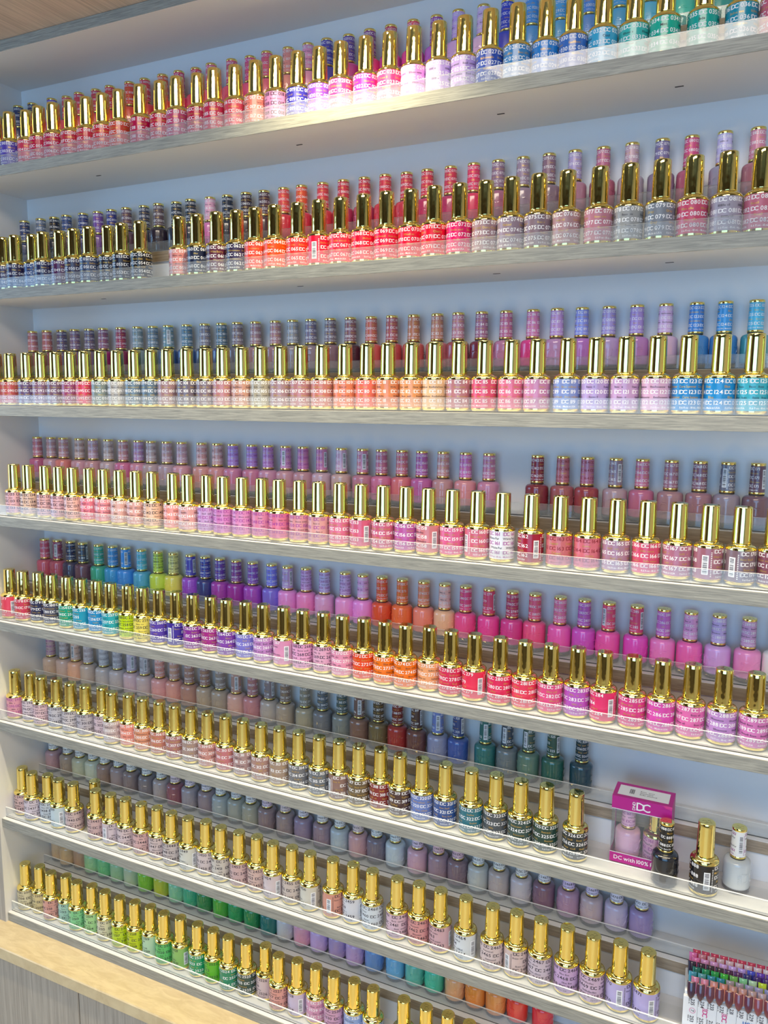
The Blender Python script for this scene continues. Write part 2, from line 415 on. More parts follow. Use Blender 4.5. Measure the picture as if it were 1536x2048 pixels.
def lac_shared():
    b = MB(); b.lathe([(.0140, 0), (.0147, .0005), (.0150, .0016), (.0150, .0052)], 40, 0); foot = b.mesh('glass_foot', ['foot'])
    b = MB(); b.lathe([(.0128, .0034), (.0143, .0040), (.01485, .0054), (.0150, .0075), (.0150, .0318), (.0147, .0338), (.0139, .0354), (.0125, .0365), (.0105, .0373), (.0090, .0378)], 40, 0)
    # raised maker's letters on the glass
    def raised(ch, h, a0, z0, turned=False):
        cu = bpy.data.curves.new('glyph', 'FONT'); cu.body = ch; cu.resolution_u = 3; cu.extrude = .05; cu.bevel_depth = .02; cu.bevel_resolution = 1
        ob = bpy.data.objects.new('glyph', cu); COL.objects.link(ob)
        dg = bpy.context.evaluated_depsgraph_get(); dg.update(); me = bpy.data.meshes.new_from_object(ob.evaluated_get(dg))
        v = np.empty(len(me.vertices)*3); me.vertices.foreach_get('co', v); v = v.reshape(-1, 3); f = [tuple(p.vertices) for p in me.polygons]
        bpy.data.objects.remove(ob); bpy.data.curves.remove(cu); bpy.data.meshes.remove(me)
        u = (v[:, :2] - np.array([v[:, 0].min(), BASE0]))/DIG*h
        if turned: u = np.column_stack((-u[:, 1], u[:, 0]))
        q = .0150 + np.where(v[:, 2] > 0, .00040, -.0003); a = a0 + u[:, 0]/.0150
        b.add(np.column_stack((q*np.cos(a), q*np.sin(a), z0 + u[:, 1])).tolist(), f, 0)
        return (u[:, 0].max() - u[:, 0].min())/.0150
    wD = raised('D', .0120, -PI/2 - .46, .0130); raised('C', .0120, -PI/2 - .46 + wD - .16, .0130)
    for k, ch in enumerate('DND'): raised(ch, .0034, -PI/2 - .52, .0132 + k*.0040, True)
    body = b.mesh('body', ['lacbody'])
    b = MB(); b.lathe([(.0083, .0378), (.0083, .0391)], 32, 1, False, False)
    b.lathe([(.0083, .0391), (.0087, .0393), (.0087, .0413), (.0085, .0415)], 36, 0, True, False); coll = b.mesh('collar', ['gold', 'dark'])
    b = MB(); b.lathe([(.0080, .0717), (.0081, .0720), (.0081, .0741), (.0077, .0747)], 36, 0)
    rn, wd = text_run('DC', .0056); flat(b, rn, (-wd/2+.0004, -.0028, .07485), (1, 0, 0), (0, 1, 0), 0)
    rim = b.mesh('cap_rim', ['gold'])
    return foot, body, coll, rim
LFOOT, LBODY, LCOLL, LRIM = lac_shared()
LBAR = barcode(.00862, .0455, .0675, .62)
def lac_cap(num, ink, col, stagger):
    b = MB(); b.lathe([(.0085, .0414), (.0079, .0718)], 36, 0)
    rp, pt = (3, 1.75) if len(num) == 3 else (2, 2.3)
    print_rows(b, num, .00848, (.0683, .0583, .0486), (.0634, .0535), .0440, .0033, rp, pt, stagger, random.Random(num))
    # the cap tapers: pull the print onto its surface
    for i, (x, y, z) in enumerate(b.v):
        if i < 72: continue
        rr = .0085 + (.0079-.0085)*(z-.0414)/(.0304) + .00006; q = math.hypot(x, y)
        if q > .0084: b.v[i] = (x/q*rr, y/q*rr, z)
    foil = 'foil' if lum(col) < .30 else 'ink_k'
    return b.mesh('cap', ['capcol', ink, foil])
for v in LBAR.vertices:
    q = math.hypot(v.co.x, v.co.y); rr = .0085 - .0006*(v.co.z-.0414)/.0304 + .00016 + (q-.00862)
    v.co.x *= rr/q; v.co.y *= rr/q

PAL = [('ffffff', 'white'), ('e8e0d0', 'cream'), ('c8c8cc', 'pale grey'), ('909498', 'grey'), ('606068', 'dark grey'), ('15161c', 'black'), ('202848', 'navy'), ('3038a0', 'indigo'), ('2a58b8', 'royal blue'), ('3a88c8', 'sky blue'),
       ('40a8c0', 'turquoise'), ('20a090', 'teal green'), ('106a60', 'dark teal'), ('80d0a0', 'mint green'), ('30a050', 'green'), ('1f4038', 'bottle green'), ('70b838', 'lime green'), ('c0d830', 'yellow green'), ('e8d860', 'yellow'),
       ('e8b088', 'peach'), ('d8c098', 'beige'), ('f07a20', 'orange'), ('e84a28', 'orange red'), ('d82038', 'red'), ('a02030', 'dark red'), ('c82050', 'crimson'), ('e03870', 'hot pink'), ('d85070', 'rose red'), ('e080b0', 'pink'), ('e0b8b8', 'pale pink'),
       ('d09090', 'dusty pink'), ('a06068', 'dusty rose'), ('7a4a50', 'maroon brown'), ('4a3030', 'dark brown'), ('907868', 'taupe'), ('b08878', 'tan'), ('a098a0', 'mauve grey'), ('9a7088', 'mauve'), ('b878a0', 'orchid pink'), ('c0a0d8', 'lilac'),
       ('8878c8', 'lavender blue'), ('8040b0', 'purple'), ('502a60', 'plum'), ('a83090', 'magenta purple'), ('c83098', 'magenta'), ('c8c0dc', 'pale lilac'), ('b8c4d0', 'pale blue grey'), ('808c78', 'sage grey'), ('b0b8a0', 'pale sage'), ('6a5a3c', 'olive brown'), ('4a5a78', 'slate blue')]
PAL = [(np.array([int(h[i:i+2], 16) for i in (0, 2, 4)], float), n) for h, n in PAL]
def cname(h):
    c = np.array([int(h[i:i+2], 16) for i in (0, 2, 4)], float)
    def d(p):
        dm = p-c; rm = (p[0]+c[0])/2
        return (2+rm/256)*dm[0]**2 + 4*dm[1]**2 + (2+(255-rm)/256)*dm[2]**2
    return min(PAL, key=lambda q: d(q[0]))[1]
O1 = 'first second third fourth fifth sixth seventh eighth ninth tenth eleventh twelfth thirteenth fourteenth fifteenth sixteenth seventeenth eighteenth nineteenth'.split()
def ordinal(n):
    if n < 20: return O1[n-1]
    t = ['twenty', 'thirty', 'forty'][n//10-2]
    return {'twenty': 'twentieth', 'thirty': 'thirtieth', 'forty': 'fortieth'}[t] if n % 10 == 0 else t + '-' + O1[n % 10-1]

def face(x, y): return math.atan2(CAM.y-y, CAM.x-x)
def turn(x, y, fl, rng):
    if 'B' in fl:
        off = math.radians(float(fl.split('B')[1])); return face(x, y) + off - PI/2
    return face(x, y) + PI/2 + max(-1.25, min(1.25, rng.gauss(0, .5)))

def hue(h, k, sat=1.08):
    c = [v*k for v in srgb(h)]; g = .21*c[0]+.72*c[1]+.07*c[2]
    return tuple(max(0, min(.92, g+(v-g)*sat)) for v in c)

def gel_bottle(num, x, y, z, col, fl, label, group, stagger):
    rng = random.Random(num + 'g')
    t = thing('gel_polish_bottle', label, 'nail polish', (x, y, z), turn(x, y, fl, rng), group)
    bd = link('body', gel_mesh(num, ink_of(fl), col, stagger), t, color=hue(col, .88))
    link('base_ring', BASE, t); link('shoulder', SHO, t); link('cap', GCAP, t, rot=rng.uniform(0, 6.28))
    if 'B' in fl: link('barcode_sticker', GBAR, bd)
    return t

def lac_bottle(num, x, y, z, cap, body, fl, label, group, stagger):
    rng = random.Random(num + 'l')
    t = thing('nail_lacquer_bottle', label, 'nail polish', (x, y, z), 0, group)
    link('body', LBODY, t, rot=face(x, y)+PI/2+rng.uniform(-1.1, 1.1), color=hue(body, 1.5, .92)); link('glass_foot', LFOOT, t)
    link('collar', LCOLL, t)
    c = link('cap', lac_cap(num, ink_of(fl), cap, stagger), t, rot=turn(x, y, fl, rng), color=hue(cap, 1.5, .95))
    link('cap_rim', LRIM, c, rot=rng.uniform(0, 6.28))
    if 'B' in fl: link('barcode_sticker', LBAR, c)
    return t

# printed number, x mm, y mm, colour (cap/body for lacquer), flags (k m r = ink, B = barcode turned to the room)
ROWS = {}
ROWS['G',1] = """002 44.2 31.2 15246b;003 76.1 28.6 5a48b0;004 107.5 34.4 d8455f;005 139.1 29.7 c9204a;006 171.0 28.6 c4214f;007 202.8 31.9 cc2e46;008 234.8 32.6 d43048;009 267.5 31.8 d8323f;010 299.5 31.5 dd5040;011 340.1 30.4 c41f4f;012 375.1 32.3 d02a48;013 406.9 29.4 c94f78;014 439.8 33.3 c9244a;015 471.4 28.6 cf3355;016 503.2 32.4 e04a5f;017 536.3 32.0 f08a7d;018 568.3 31.7 e79ac8 k;019 601.3 31.7 3a35a8;020 633.3 32.1 7a45b5;021 665.1 30.0 e04080;022 700.0 30.2 d03596;023 731.9 31.8 e8447c;024 764.1 31.2 e79be0;025 796.0 32.2 cdb0ec;026 828.0 31.9 bda0dd;027 859.9 29.3 2a4fb0;028 891.8 30.0 3f86c0;029 923.5 34.4 2f84cf;030 955.2 30.6 3f70bd;032 987.1 29.2 46a9d0;033 1018.9 32.4 49b9b4;034 1050.7 29.4 2fb29a;035 1087.8 32.0 1fa99c;036 1124.0 32.3 1a8fa8;037 1155.9 30.7 c8607a"""
ROWS['L',1] = """001 10.2 103.5 23305a;002 42.3 104.8 25305a;003 88.0 103.5 6a4fb0;004 118.1 106.7 cc4455;005 148.3 103.4 c8324a;006 183.8 104.5 c02f45;007 214.1 103.2 c83040;008 253.2 104.2 d8402c;009 284.0 103.8 c83848;010 319.1 103.2 e05a30;011 350.0 103.5 c83060;012 380.3 105.4 cc2c50;013 410.5 102.3 d85a80;014 446.6 102.7 c84468;015 476.8 105.6 cc3f78;016 507.0 102.4 d05070;017 541.4 104.0 dd8078;018 573.2 104.4 d885a8;019 603.5 103.1 3d3a98;020 636.0 105.0 5a3f8f/a83585;021 668.4 103.1 7a3d80/d03070;022 698.7 104.0 a8304f/b03098;023 730.9 103.3 d83a5a/c02c90;024 762.5 104.7 8a3f98/9a50c0;025 792.7 103.0 b090d8;026 825.4 103.6 c0a0d0;027 855.7 104.5 2035b0;028 886.4 103.6 3a85c8;029 921.2 104.1 3a90c8;030 954.5 104.8 4a80c8;031 989.7 103.1 3a95c8;032 1022.7 103.0 48a8d0;033 1057.9 103.4 35b5a5;034 1095.9 104.5 208f8a"""
ROWS['G',2] = """045 42.6 32.9 4a3a5a;046 74.3 28.6 2f2850;047 105.3 36.1 2c3d78;048 136.4 28.6 2a2a55;049 168.1 33.0 5a2a58;050 200.3 29.9 35304f;051 232.9 28.6 3f4a6a;052 264.0 35.8 1d1d30;053 295.6 31.1 1e1a2c;054 330.6 31.6 14151f;059 402.1 32.0 e09088;060 435.7 30.0 1d2440;061 468.9 30.6 5a2038;062 500.8 33.1 33264a;063 532.7 31.4 e84a35;064 564.7 30.1 f0501f;065 599.4 32.0 e83a35;066 632.0 31.3 d81f3a B-25;067 664.2 31.7 e0334a;068 697.6 30.6 e0203a;069 730.3 29.3 e01f45;070 762.1 32.0 e0223f;071 794.3 29.3 dd2038;072 826.2 30.9 e01f6a;073 858.1 32.9 a08088;074 890.0 30.6 958090;075 922.2 30.0 86707c;076 954.9 30.1 b08a90;077 990.5 30.2 c08090;078 1022.4 31.8 a0a0a0;079 1055.6 30.8 808590;080 1088.1 30.6 cc5070;081 1121.0 30.0 a8a0b0;082 1152.9 32.3 c87085"""
ROWS['L',2] = """044 10.2 103.8 23305a;045 49.5 103.1 55627a;046 79.9 104.2 1d2030;047 110.1 102.0 2a3f70;048 145.8 103.2 23306a;049 177.1 104.5 6a3f8a;050 207.4 103.1 2f2f70;051 238.7 103.0 5a4050;052 273.5 104.5 33354a;053 303.8 102.8 55424a/2a2030;054 336.4 105.8 2a303f;055 366.5 102.4 1a2535;059 401.7 104.0 c890a8/c870b0;060 433.1 104.5 20283a;061 467.3 103.7 33222e;062 497.6 105.0 4a2f3a;063 531.6 104.0 d04040/c82a40;064 561.9 103.3 d84a28/c0304a;065 595.9 103.8 c83040;066 629.0 102.9 b82a3f/a82a55;067 660.9 103.8 b82a40/a0305a;068 692.5 103.2 c02a40;069 722.7 105.6 b83048;070 753.0 104.0 c02a44/b03060;071 785.7 103.9 b82c48/a82f60;072 817.3 102.9 cc2a5a;073 849.4 103.4 80607a/9a5a78;074 881.4 103.4 8a7488;075 913.8 103.3 7a5a6a/7a6474;076 945.3 103.4 9888b0/a07088;077 978.4 104.7 a85a78/9a4a64;078 1011.4 103.2 a88898/a090a0;079 1045.0 103.0 6a608a/7a6a8a;080 1076.5 104.9 b83f70/a85070;081 1111.1 104.1 a8a0c8/8a86a0;082 1144.6 105.0 b87088/9a6070"""
ROWS['G',3] = """089 11.0 30.8 c86a70;090 43.4 31.9 c05a58;091 82.6 31.3 6a5078;092 114.6 31.8 8a6480;093 147.4 31.6 7a5a70;094 180.0 31.3 9a4a70;095 211.9 29.7 d0405a;096 243.9 30.4 808a88;097 275.8 32.0 b0acaa;098 310.8 31.6 6a7a8a;099 342.8 32.2 5f6f80;100 374.9 30.7 9a7a80;101 411.2 29.6 6a6070;102 442.9 33.5 7d6a74;103 474.8 31.1 b07a80;104 506.7 32.0 c09080;105 539.0 31.1 a8a090;106 571.3 31.3 a08088;107 603.3 31.5 b07a80;108 636.9 30.5 c07870;109 670.4 31.6 d88060;110 702.3 33.1 e07060;111 734.0 29.2 d88860;112 765.8 32.8 e09a68;113 797.7 31.8 e0b890;114 829.7 31.2 b07880;115 862.8 30.1 d05070;116 895.6 31.9 d87090;117 927.5 30.2 c080a8;119 962.2 32.1 8090c8;120 994.7 31.4 b098cc;121 1027.7 30.1 bc98c4;122 1061.1 30.2 d0a8c8;123 1093.0 31.4 2f80c0;124 1125.9 31.2 2f88c8;125 1158.4 31.6 4aa8c0;126 1191.2 32.0 3aa0b0"""
ROWS['L',3] = """089 15.5 103.3 a06068/804850;090 51.9 101.7 a05a60/7a4050;091 81.9 106.0 5a4a6a;092 115.6 102.9 6a5070;093 146.5 104.8 5f506a;094 178.9 103.1 7a4a68/8a2060;095 215.7 104.6 8a2a4a/701a40;096 252.0 103.9 708088;097 282.3 105.4 5f7080;098 314.6 104.1 5f7d8a/2a4a80 B0;099 351.1 104.8 4a6a80/30508a;100 387.0 103.1 6f6a78/33405f;101 417.3 104.7 4a6070/35457a;102 447.6 103.4 70606a/5a5a6a;103 479.5 104.8 8a6a74;104 514.6 104.7 9a7078/8a6a78;105 544.9 103.8 808088/7f7580;106 575.3 104.0 6a6078/807080;107 608.0 102.9 6a5a66/7a5a68;108 640.2 102.9 7a4f58/40202f;109 672.1 104.2 b0584a/b84a4a;110 703.7 103.9 9a4a50/a83a40;111 736.0 104.7 a8684a/b04a4a;112 770.1 104.5 a8705f/a85a60;113 800.4 102.8 a87080/903a4a;114 832.3 103.7 905a78/6a2038;115 864.8 104.5 a85a80/a86a90;116 900.1 104.0 b86a98/c83080;117 930.7 102.8 a880b8/a87aa8;119 961.0 104.8 7a80c8/a060b0;120 993.4 104.7 9080b8/a085b5;121 1026.2 103.1 9078b8/a06aa8;122 1058.7 104.0 b898c0/b898b8;123 1092.5 103.7 2f6fb8/2a70b0;124 1122.9 104.6 2a80c0/2f70b8;125 1155.4 103.5 3a9ac0/2a8090"""
ROWS['G',4] = """133 39.9 29.7 e0b0b8 k;134 71.8 31.8 e0c0b0 k;135 110.8 32.1 e0b0b0 k;136 143.8 30.6 e0b0b8 k;137 175.7 28.7 e8b8b0 k;138 207.4 32.6 e07a8a;139 239.3 31.7 e08f98;140 272.9 31.1 d8a8a0;141 306.0 30.9 d8a098;142 337.9 31.8 e8c0a8 k;143 376.9 32.8 e89890;144 408.5 28.6 d8a0a0;145 440.2 33.1 c8a0d0 m;146 472.1 29.1 d088c0 m;147 504.0 30.7 d890c0 m;148 535.8 33.8 d888a8 m;149 567.4 29.7 d87898 m;150 599.3 32.2 d898a0 m;151 631.2 29.9 d8a0a0 m;152 663.0 32.1 d87090;153 695.8 30.4 d06080 B25;154 728.7 29.8 c86080;156 760.6 32.0 b858a0;158 792.5 30.2 d08088 B30;159 824.5 31.1 d86090;160 857.6 31.9 d06880 B-60;161 890.0 31.5 e8e8f0 m;162 926.3 30.0 a02038 B25;163 960.9 30.6 c87078 r;164 993.8 31.1 d07080 r;165 1026.6 31.0 a88098;166 1059.8 31.5 d05070;167 1093.1 31.0 b07088;168 1125.6 30.1 a06878 B-10;170 1157.9 29.8 806a74 B-30;171 1189.7 32.5 804a5a"""
ROWS['L',4] = """132 14.2 102.7 a86070/a04a70;133 44.4 105.7 a88088/a88090;134 74.7 104.7 b0808a/c06a68;135 113.4 103.9 b09088/b08090;136 143.7 104.6 b08898/b08088;137 179.1 104.2 b09890/a89098;138 212.8 103.1 b07a80/b8608a;139 243.0 106.5 a878a0/b87890;140 273.1 102.7 a89090/a08890;141 303.8 104.8 b08a90/a08898;142 335.4 103.5 b08898/b88090;143 374.0 104.7 c08a88/b88080;144 404.4 104.8 b88a88/b87a80;145 434.7 103.9 a080c0/b06a90 m;146 469.8 104.0 a078b8/b06888 m;147 500.1 102.9 a87ab0/b07a98 m;148 530.3 104.6 b880a8/b08090 mB-25;149 561.7 102.7 b06a98/a87a88 m;150 591.9 105.2 b87098/b090a0 mB40;151 625.7 103.2 b890a8/b09090 B30;152 659.9 103.3 b06a88/a86a80 B15;153 690.2 102.4 a85a78/b86088;154 720.4 105.2 b85f70/c0606a;156 751.5 102.6 a04f90/a85090;158 781.7 105.5 b88080/a87a80;159 814.6 103.7 b860a0/c07a84;160 847.2 104.1 b06888/b07090;162 912.3 103.6 7a2030/70202f;163 944.9 104.2 a8606c/904a50 r;164 975.7 103.1 a0607a/8a2f3a r;165 1010.2 103.7 7f6a7a/9a7f8a B35;166 1041.4 104.9 b86480/a8587a;167 1074.9 103.3 906072/906a74;168 1106.9 104.3 7a5262/8a606e;170 1137.2 103.6 606070/807484 B-25;171 1168.7 103.5 5a4050/644a58 B55"""
ROWS['G',5] = """177 13.6 30.0 e05068 B10;178 48.0 28.6 c84058;179 79.5 33.7 2c2c50;180 113.1 31.8 4a4a60;254 148.6 31.7 12a080;255 181.2 30.8 2f98b8 B50;256 213.1 32.9 2f8fc8;257 245.3 30.3 3aa8b8;258 279.9 31.7 c8e020 k;259 311.8 29.6 f0e070 k;260 343.7 31.1 5a40a8;261 375.6 33.0 3f2a98 B-45;262 409.7 30.3 8a2f9a;263 441.5 33.5 a83088;264 473.3 29.7 8040a8;265 505.2 32.3 8078d0;266 537.1 31.0 c088c8;267 571.3 31.6 e098c0 B12;268 604.0 30.5 e8a8d0 k;269 635.9 33.1 e8b0cc k;270 667.7 29.9 e898b8;272 699.5 32.3 e84a18;273 731.6 31.2 f07a20;274 763.4 28.6 f07820;275 794.8 34.9 f0a878;278 826.5 31.0 d8305a;279 858.5 30.5 e8385a B30;280 892.4 30.5 e03060;281 924.5 29.6 e84060;282 956.4 31.0 e05088;283 988.2 33.8 b858c0;284 1020.1 31.6 e03870 B35;285 1053.3 30.8 d84088;286 1085.4 30.8 d850b0;287 1117.5 31.7 e070b0;288 1150.3 30.6 c090d0;289 1182.9 30.9 d078b8;290 1214.9 29.9 d8e0dc k"""
ROWS['L',5] = """177 19.1 102.5 b84a64/a04058;178 49.4 104.0 8a3a58/98435a B-30;179 79.7 105.2 222a50/33304f;180 110.0 104.2 3a3f50/5a3a50 B55;254 147.5 103.7 1f9a80/1f8f78;255 178.3 105.1 2f80b8/1f80b8;256 208.6 104.0 2a80c8/2a7ac8 B0;257 244.3 103.2 3fa0b8/3a90b8;258 280.1 102.9 b0c840/a8c030 k;259 310.3 105.1 d8c870/c8c040 k;260 345.3 105.7 4a3fa0/8a40b8 B40;261 375.6 104.8 30308f/2a2f70;262 405.9 103.5 5a3090/8f309a;263 437.3 103.5 7a3080/8a2090;264 468.9 103.1 7a40a0/8f38a8;265 502.7 104.7 6a68c8/6a5ac0;266 532.9 102.1 a888b8/c878c0 B40;267 564.0 104.9 b890c0/e070b0 m;268 596.1 104.8 b0a0c8/c088b8 m;269 631.2 104.7 b898c0/d080c0 m;270 661.5 102.7 c890c0/d078c8;272 691.8 103.7 d84a28/c84020;273 723.8 103.5 d86028/e05a28;274 756.2 104.9 d87858/e07060;275 788.2 103.2 d8a098/d8a080;280 818.5 104.6 d03a70/e83a80;279 852.0 104.3 c83a60/e83088 B60;278 884.4 104.1 a82f58/c02c80;281 914.9 104.9 d04f70/e84078;282 948.5 103.4 d06890/e848a0;283 979.5 104.0 a850a8/b840b0;284 1010.2 103.2 d03f68/f04098 B-45;285 1044.2 103.1 c83a68/c838a8 B50;286 1076.1 102.9 b860b0/d868b0;287 1107.1 103.6 c888b8/f050a0;288 1138.9 103.1 b098c8/b888c8;289 1171.4 103.0 b888b0/e078b0;290 1202.0 105.0 d0e0dc/d0e0dc k"""
ROWS['G',6] = """295 11.0 30.6 e0a0b0 m;296 46.5 33.1 e0d0d8 k;297 78.2 29.0 e0c0c8 k;298 110.0 32.8 c8c4cc k;299 146.3 29.6 d0c8cc k;301 178.2 31.3 c0b8c0 k;302 209.4 38.3 d8c0c8 k;303 239.8 28.6 c8b4b4;304 271.5 33.1 f09888;305 303.5 30.9 e09878;306 336.4 31.9 c88070;307 368.3 30.8 b07878;308 400.5 31.1 a88f88;309 432.4 30.3 c88f88;310 464.9 31.8 c87a80;311 497.6 31.0 b09090;312 530.9 29.9 b08a82;313 562.8 30.4 a89080;314 594.7 32.0 74747a;315 629.8 30.2 6a7078;316 661.7 31.2 907068 B-65;317 693.7 30.1 6a5a44;318 725.4 34.2 8a2f2f;319 757.0 29.3 4a3030;320 788.9 31.0 6a80c0;321 822.3 30.9 2f4f90;322 858.7 30.0 2a6f80;323 891.6 31.9 4a5058;324 924.7 30.0 2f4a48;325 957.0 32.0 1f4038;326 994.3 30.3 1f2a30"""
ROWS['L',6] = """295 20.1 103.0 b09090/a89080 m;296 50.4 105.5 b0a0a0/b09890;297 80.7 104.0 c0a090/c89880 B-40;298 111.8 103.4 b0a0a0/a89890;299 148.0 104.1 a8a4a8/a09a9c;301 180.4 103.9 a09aa0/a09aa0;302 212.1 104.4 b0a0b0/b098a4 B10;303 242.4 103.2 a0989c/a8989c B10;304 274.6 104.2 c88a80/c0888a;305 304.9 105.5 b88878/c0857c;306 338.2 103.4 9a7268/9a7268;307 368.4 105.9 906a60/9a8a7a;308 400.2 104.9 8a7a72/908478;309 432.8 103.7 a07a70/b89088 B0;310 463.6 104.7 a0686c/a87078;311 495.4 105.1 786a70/98908c B40;312 525.7 103.8 7a6458/908478;313 562.0 103.0 7a7468/888474;314 592.3 104.3 505860/60646c;315 625.5 104.9 40504f/687070;316 655.8 103.5 6a4f48/6a5048 B0;317 687.3 104.0 4a3c2c/5a5038;318 717.6 105.1 702420/8a2528;319 748.2 104.2 4a3230/5a3a3a B55;320 781.7 102.6 6070a8/70789a B0;321 812.0 104.6 2f4070/2f4a90 B45;322 852.1 103.4 1f5a58/1a5f60 B0;323 882.8 104.9 3a4450/58646c B-30;324 913.1 104.1 3a504a/4a6a60 B-35;325 946.6 103.5 2a4a40/1a5048 B50;326 984.0 104.8 15303a/183a48"""
ROWS['G',7] = """2436 11.0 34.4 d8b8b8 k;2437 42.5 28.6 d8ccd8 k;2438 73.7 35.3 c8d0d8 k;2439 105.3 30.8 c8d8e0 kB5;2440 138.5 31.9 d0b8b8 k;2441 164.9 54.8 d8b8b8 k;2442 191.0 31.4 d0b0b0 k;2444 224.6 31.5 d8c8d0 kB-50;2445 257.7 31.3 d8c4c8 k;2446 291.8 31.1 d8b0b0 k;2447 323.7 32.8 d8c4c4 k;2448 355.5 30.1 c8bcbc k;2449 389.6 29.3 d8d8d0 kB30;2450 421.3 33.6 d8c8c8 k;2451 453.0 29.9 d0c8c0 k;2452 486.4 31.0 d0b0b0 k;2453 518.2 32.9 d8b8b0 k;2454 549.9 28.6 d8c8cc kB25;2455 581.8 31.2 d0c0b8 k;2456 613.7 29.9 d8d4c8 kB15;2458 651.6 30.9 d89888 kB-25;2459 683.4 33.3 d8d8e0 kB45;2460 715.3 30.8 d8e0e8 k;2461 754.3 30.0 d8b8c8 k;2462 786.2 32.3 d89898 k;2463 818.2 31.8 d0a8b0 kB60;2464 854.6 31.1 dce0e4 kB40;2465 892.3 29.9 d8c4c4 k;2466 924.2 31.9 d8c0bc kB-45;2467 956.4 31.3 d0c0cc k;2468 990.3 31.3 c8a8d0 k;2469 1022.8 30.0 d0b4cc k;2470 1055.2 31.6 c0b4e0 kB5;2471 1088.0 30.0 bcb0e0 kB25"""
ROWS['L',7] = """2437 12.2 103.9 d8d0d0/9a7880 k;2438 49.8 103.1 d8d0d0/8a7c74 k;2439 80.1 103.3 d8d8d0/a0a490 k;2440 110.4 105.2 d0d4cc/a8b0a0 k;2441 140.7 103.5 d8d0d0/84706c k;2442 171.0 105.7 d8d0d0/8a7c80 k;2443 203.2 103.5 d8ccc8/75686c k;2444 238.4 103.7 d8d0d0/6c666e k;2445 270.4 104.2 d8ccc8/948a8c k;2446 302.3 102.6 d8b8c0/804a58 k;2447 332.6 104.1 d0c0cc/88828c k;2448 366.8 105.2 d0c4cc/80727c k;2449 397.1 103.7 d8d8d4/8a9498 k;2450 427.4 105.3 d8ccd0/8a8e88 k;2451 457.6 103.5 d8ccd0/8c8c80 k;2452 488.6 104.4 d0b8c8/7c6a70 k;2453 523.2 104.6 d8b8b8/88787a k;2454 556.8 104.4 d0c4cc/80708a k;2455 591.6 103.8 d0c8c8/84707e k;2456 623.0 103.2 d0d0cc/98a4ac k;2458 654.9 102.8 d8b8b8/b08890 k;2459 685.2 104.9 d8d8e0/6c6474 k;2460 716.4 104.9 c8d0dc/a8b4bc k;2461 752.7 103.5 d0b8cc/b890a4 k;2462 785.4 104.5 d8a8b0/8c7484 k;2463 815.8 103.7 d0a8b4/725e6a k;2464 846.5 103.9 d8d8d8/a0a4a4 k;2465 876.8 105.0 d8ccc8/a09494 k;2466 909.4 103.6 d8c8c4/aca4ac k;2467 941.1 104.2 d0c8d4/745468 k;2468 974.5 103.4 c8b0d0/9c7894 k;2469 1005.7 104.0 c8b8d4/a8949c k;2470 1037.7 102.9 c8c0dc/a89cb8 k;2471 1069.2 103.4 c8c4e0/8a78a8 k"""
ROWS['G',8] = """2508 11.0 28.8 d8d0b0 k;2509 42.6 33.7 d8c898 k;2511 75.9 28.7 d8a098 k;2512 107.3 34.2 a8d0c0 k;2513 138.8 28.6 88d098 k;2514 170.4 33.0 a8d898 k;2515 203.4 30.3 d8d4b8 k;2517 237.7 29.1 c0d840 k;2518 269.6 31.1 c8d830 k;2519 301.5 33.2 b8d8b8 kB35;2520 333.2 29.5 60c070 k;2521 365.0 32.9 90c070 kB25;2523 400.4 32.3 1f9a68;2522 432.3 31.6 60b838 kB60;2524 464.1 28.6 1a8a68;2525 495.9 32.0 2a4a44;2526 527.2 38.4 d8c0c0 kB45;2527 557.6 28.6 e0a098 k;2528 589.4 31.3 d0c0d8 kB15;2529 621.4 32.6 d898b8;2530 653.4 30.0 d0a0c0 k;2531 685.8 32.2 90a8d8 w;2532 717.7 30.5 a0b0d0;2533 765.7 31.2 90b8b0 k;2534 800.0 31.4 d8b090 k;2535 832.1 32.2 d88860 k;2536 864.0 29.9 d89870 k"""
ROWS['L',8] = """2508 10.2 107.9 d0c8a0/b89a78 k;2509 39.7 101.0 d0c090/b89870 k;2511 69.7 105.9 d0a090/a8846c k;2512 100.1 102.9 a0d0b8/88b888 k;2513 130.6 104.5 88d098/60b078 k;2514 163.4 103.3 a8d0a0/88b088 k;2515 195.6 103.3 d0d0b8/a0b094 k;2516 229.2 102.9 b0d040/70b020 k;2517 264.7 103.6 c0d830/a8b020 k;2518 298.6 103.3 a8d0a8/78b890 k;2519 328.9 105.4 60c090/30a078 k;2520 359.2 104.0 50a060/2a8048 k;2521 393.9 103.6 60b838/40a030 k;2522 424.2 105.1 20a060/109050;2523 457.8 103.2 1f9a68/108048;2524 490.8 103.1 1a8a78/0f6a68;2525 521.1 105.2 c8c8d0/b8b8c0 k;2526 553.8 104.9 d8b0b8/d890a8 k;2527 584.9 104.3 c8b0d8/b898cc k;2528 618.3 105.0 b098c8/a088b8 k;2529 650.2 103.0 c0a0d0/b090c0 k;2530 682.8 104.8 80a0d0/6088c0;2531 718.8 104.4 80b0d8/60a0c8;2532 751.2 104.3 60b8a8/50a898;2533 782.7 104.7 40b8a0/30b090;2534 815.7 103.1 d8a078/d89868 k;2535 847.3 103.3 f08030/f07a20;2536 878.3 103.2 d88848/d08038;2537 909.9 103.9 e84030/e83020;2538 946.2 104.0 d83040/d02030"""
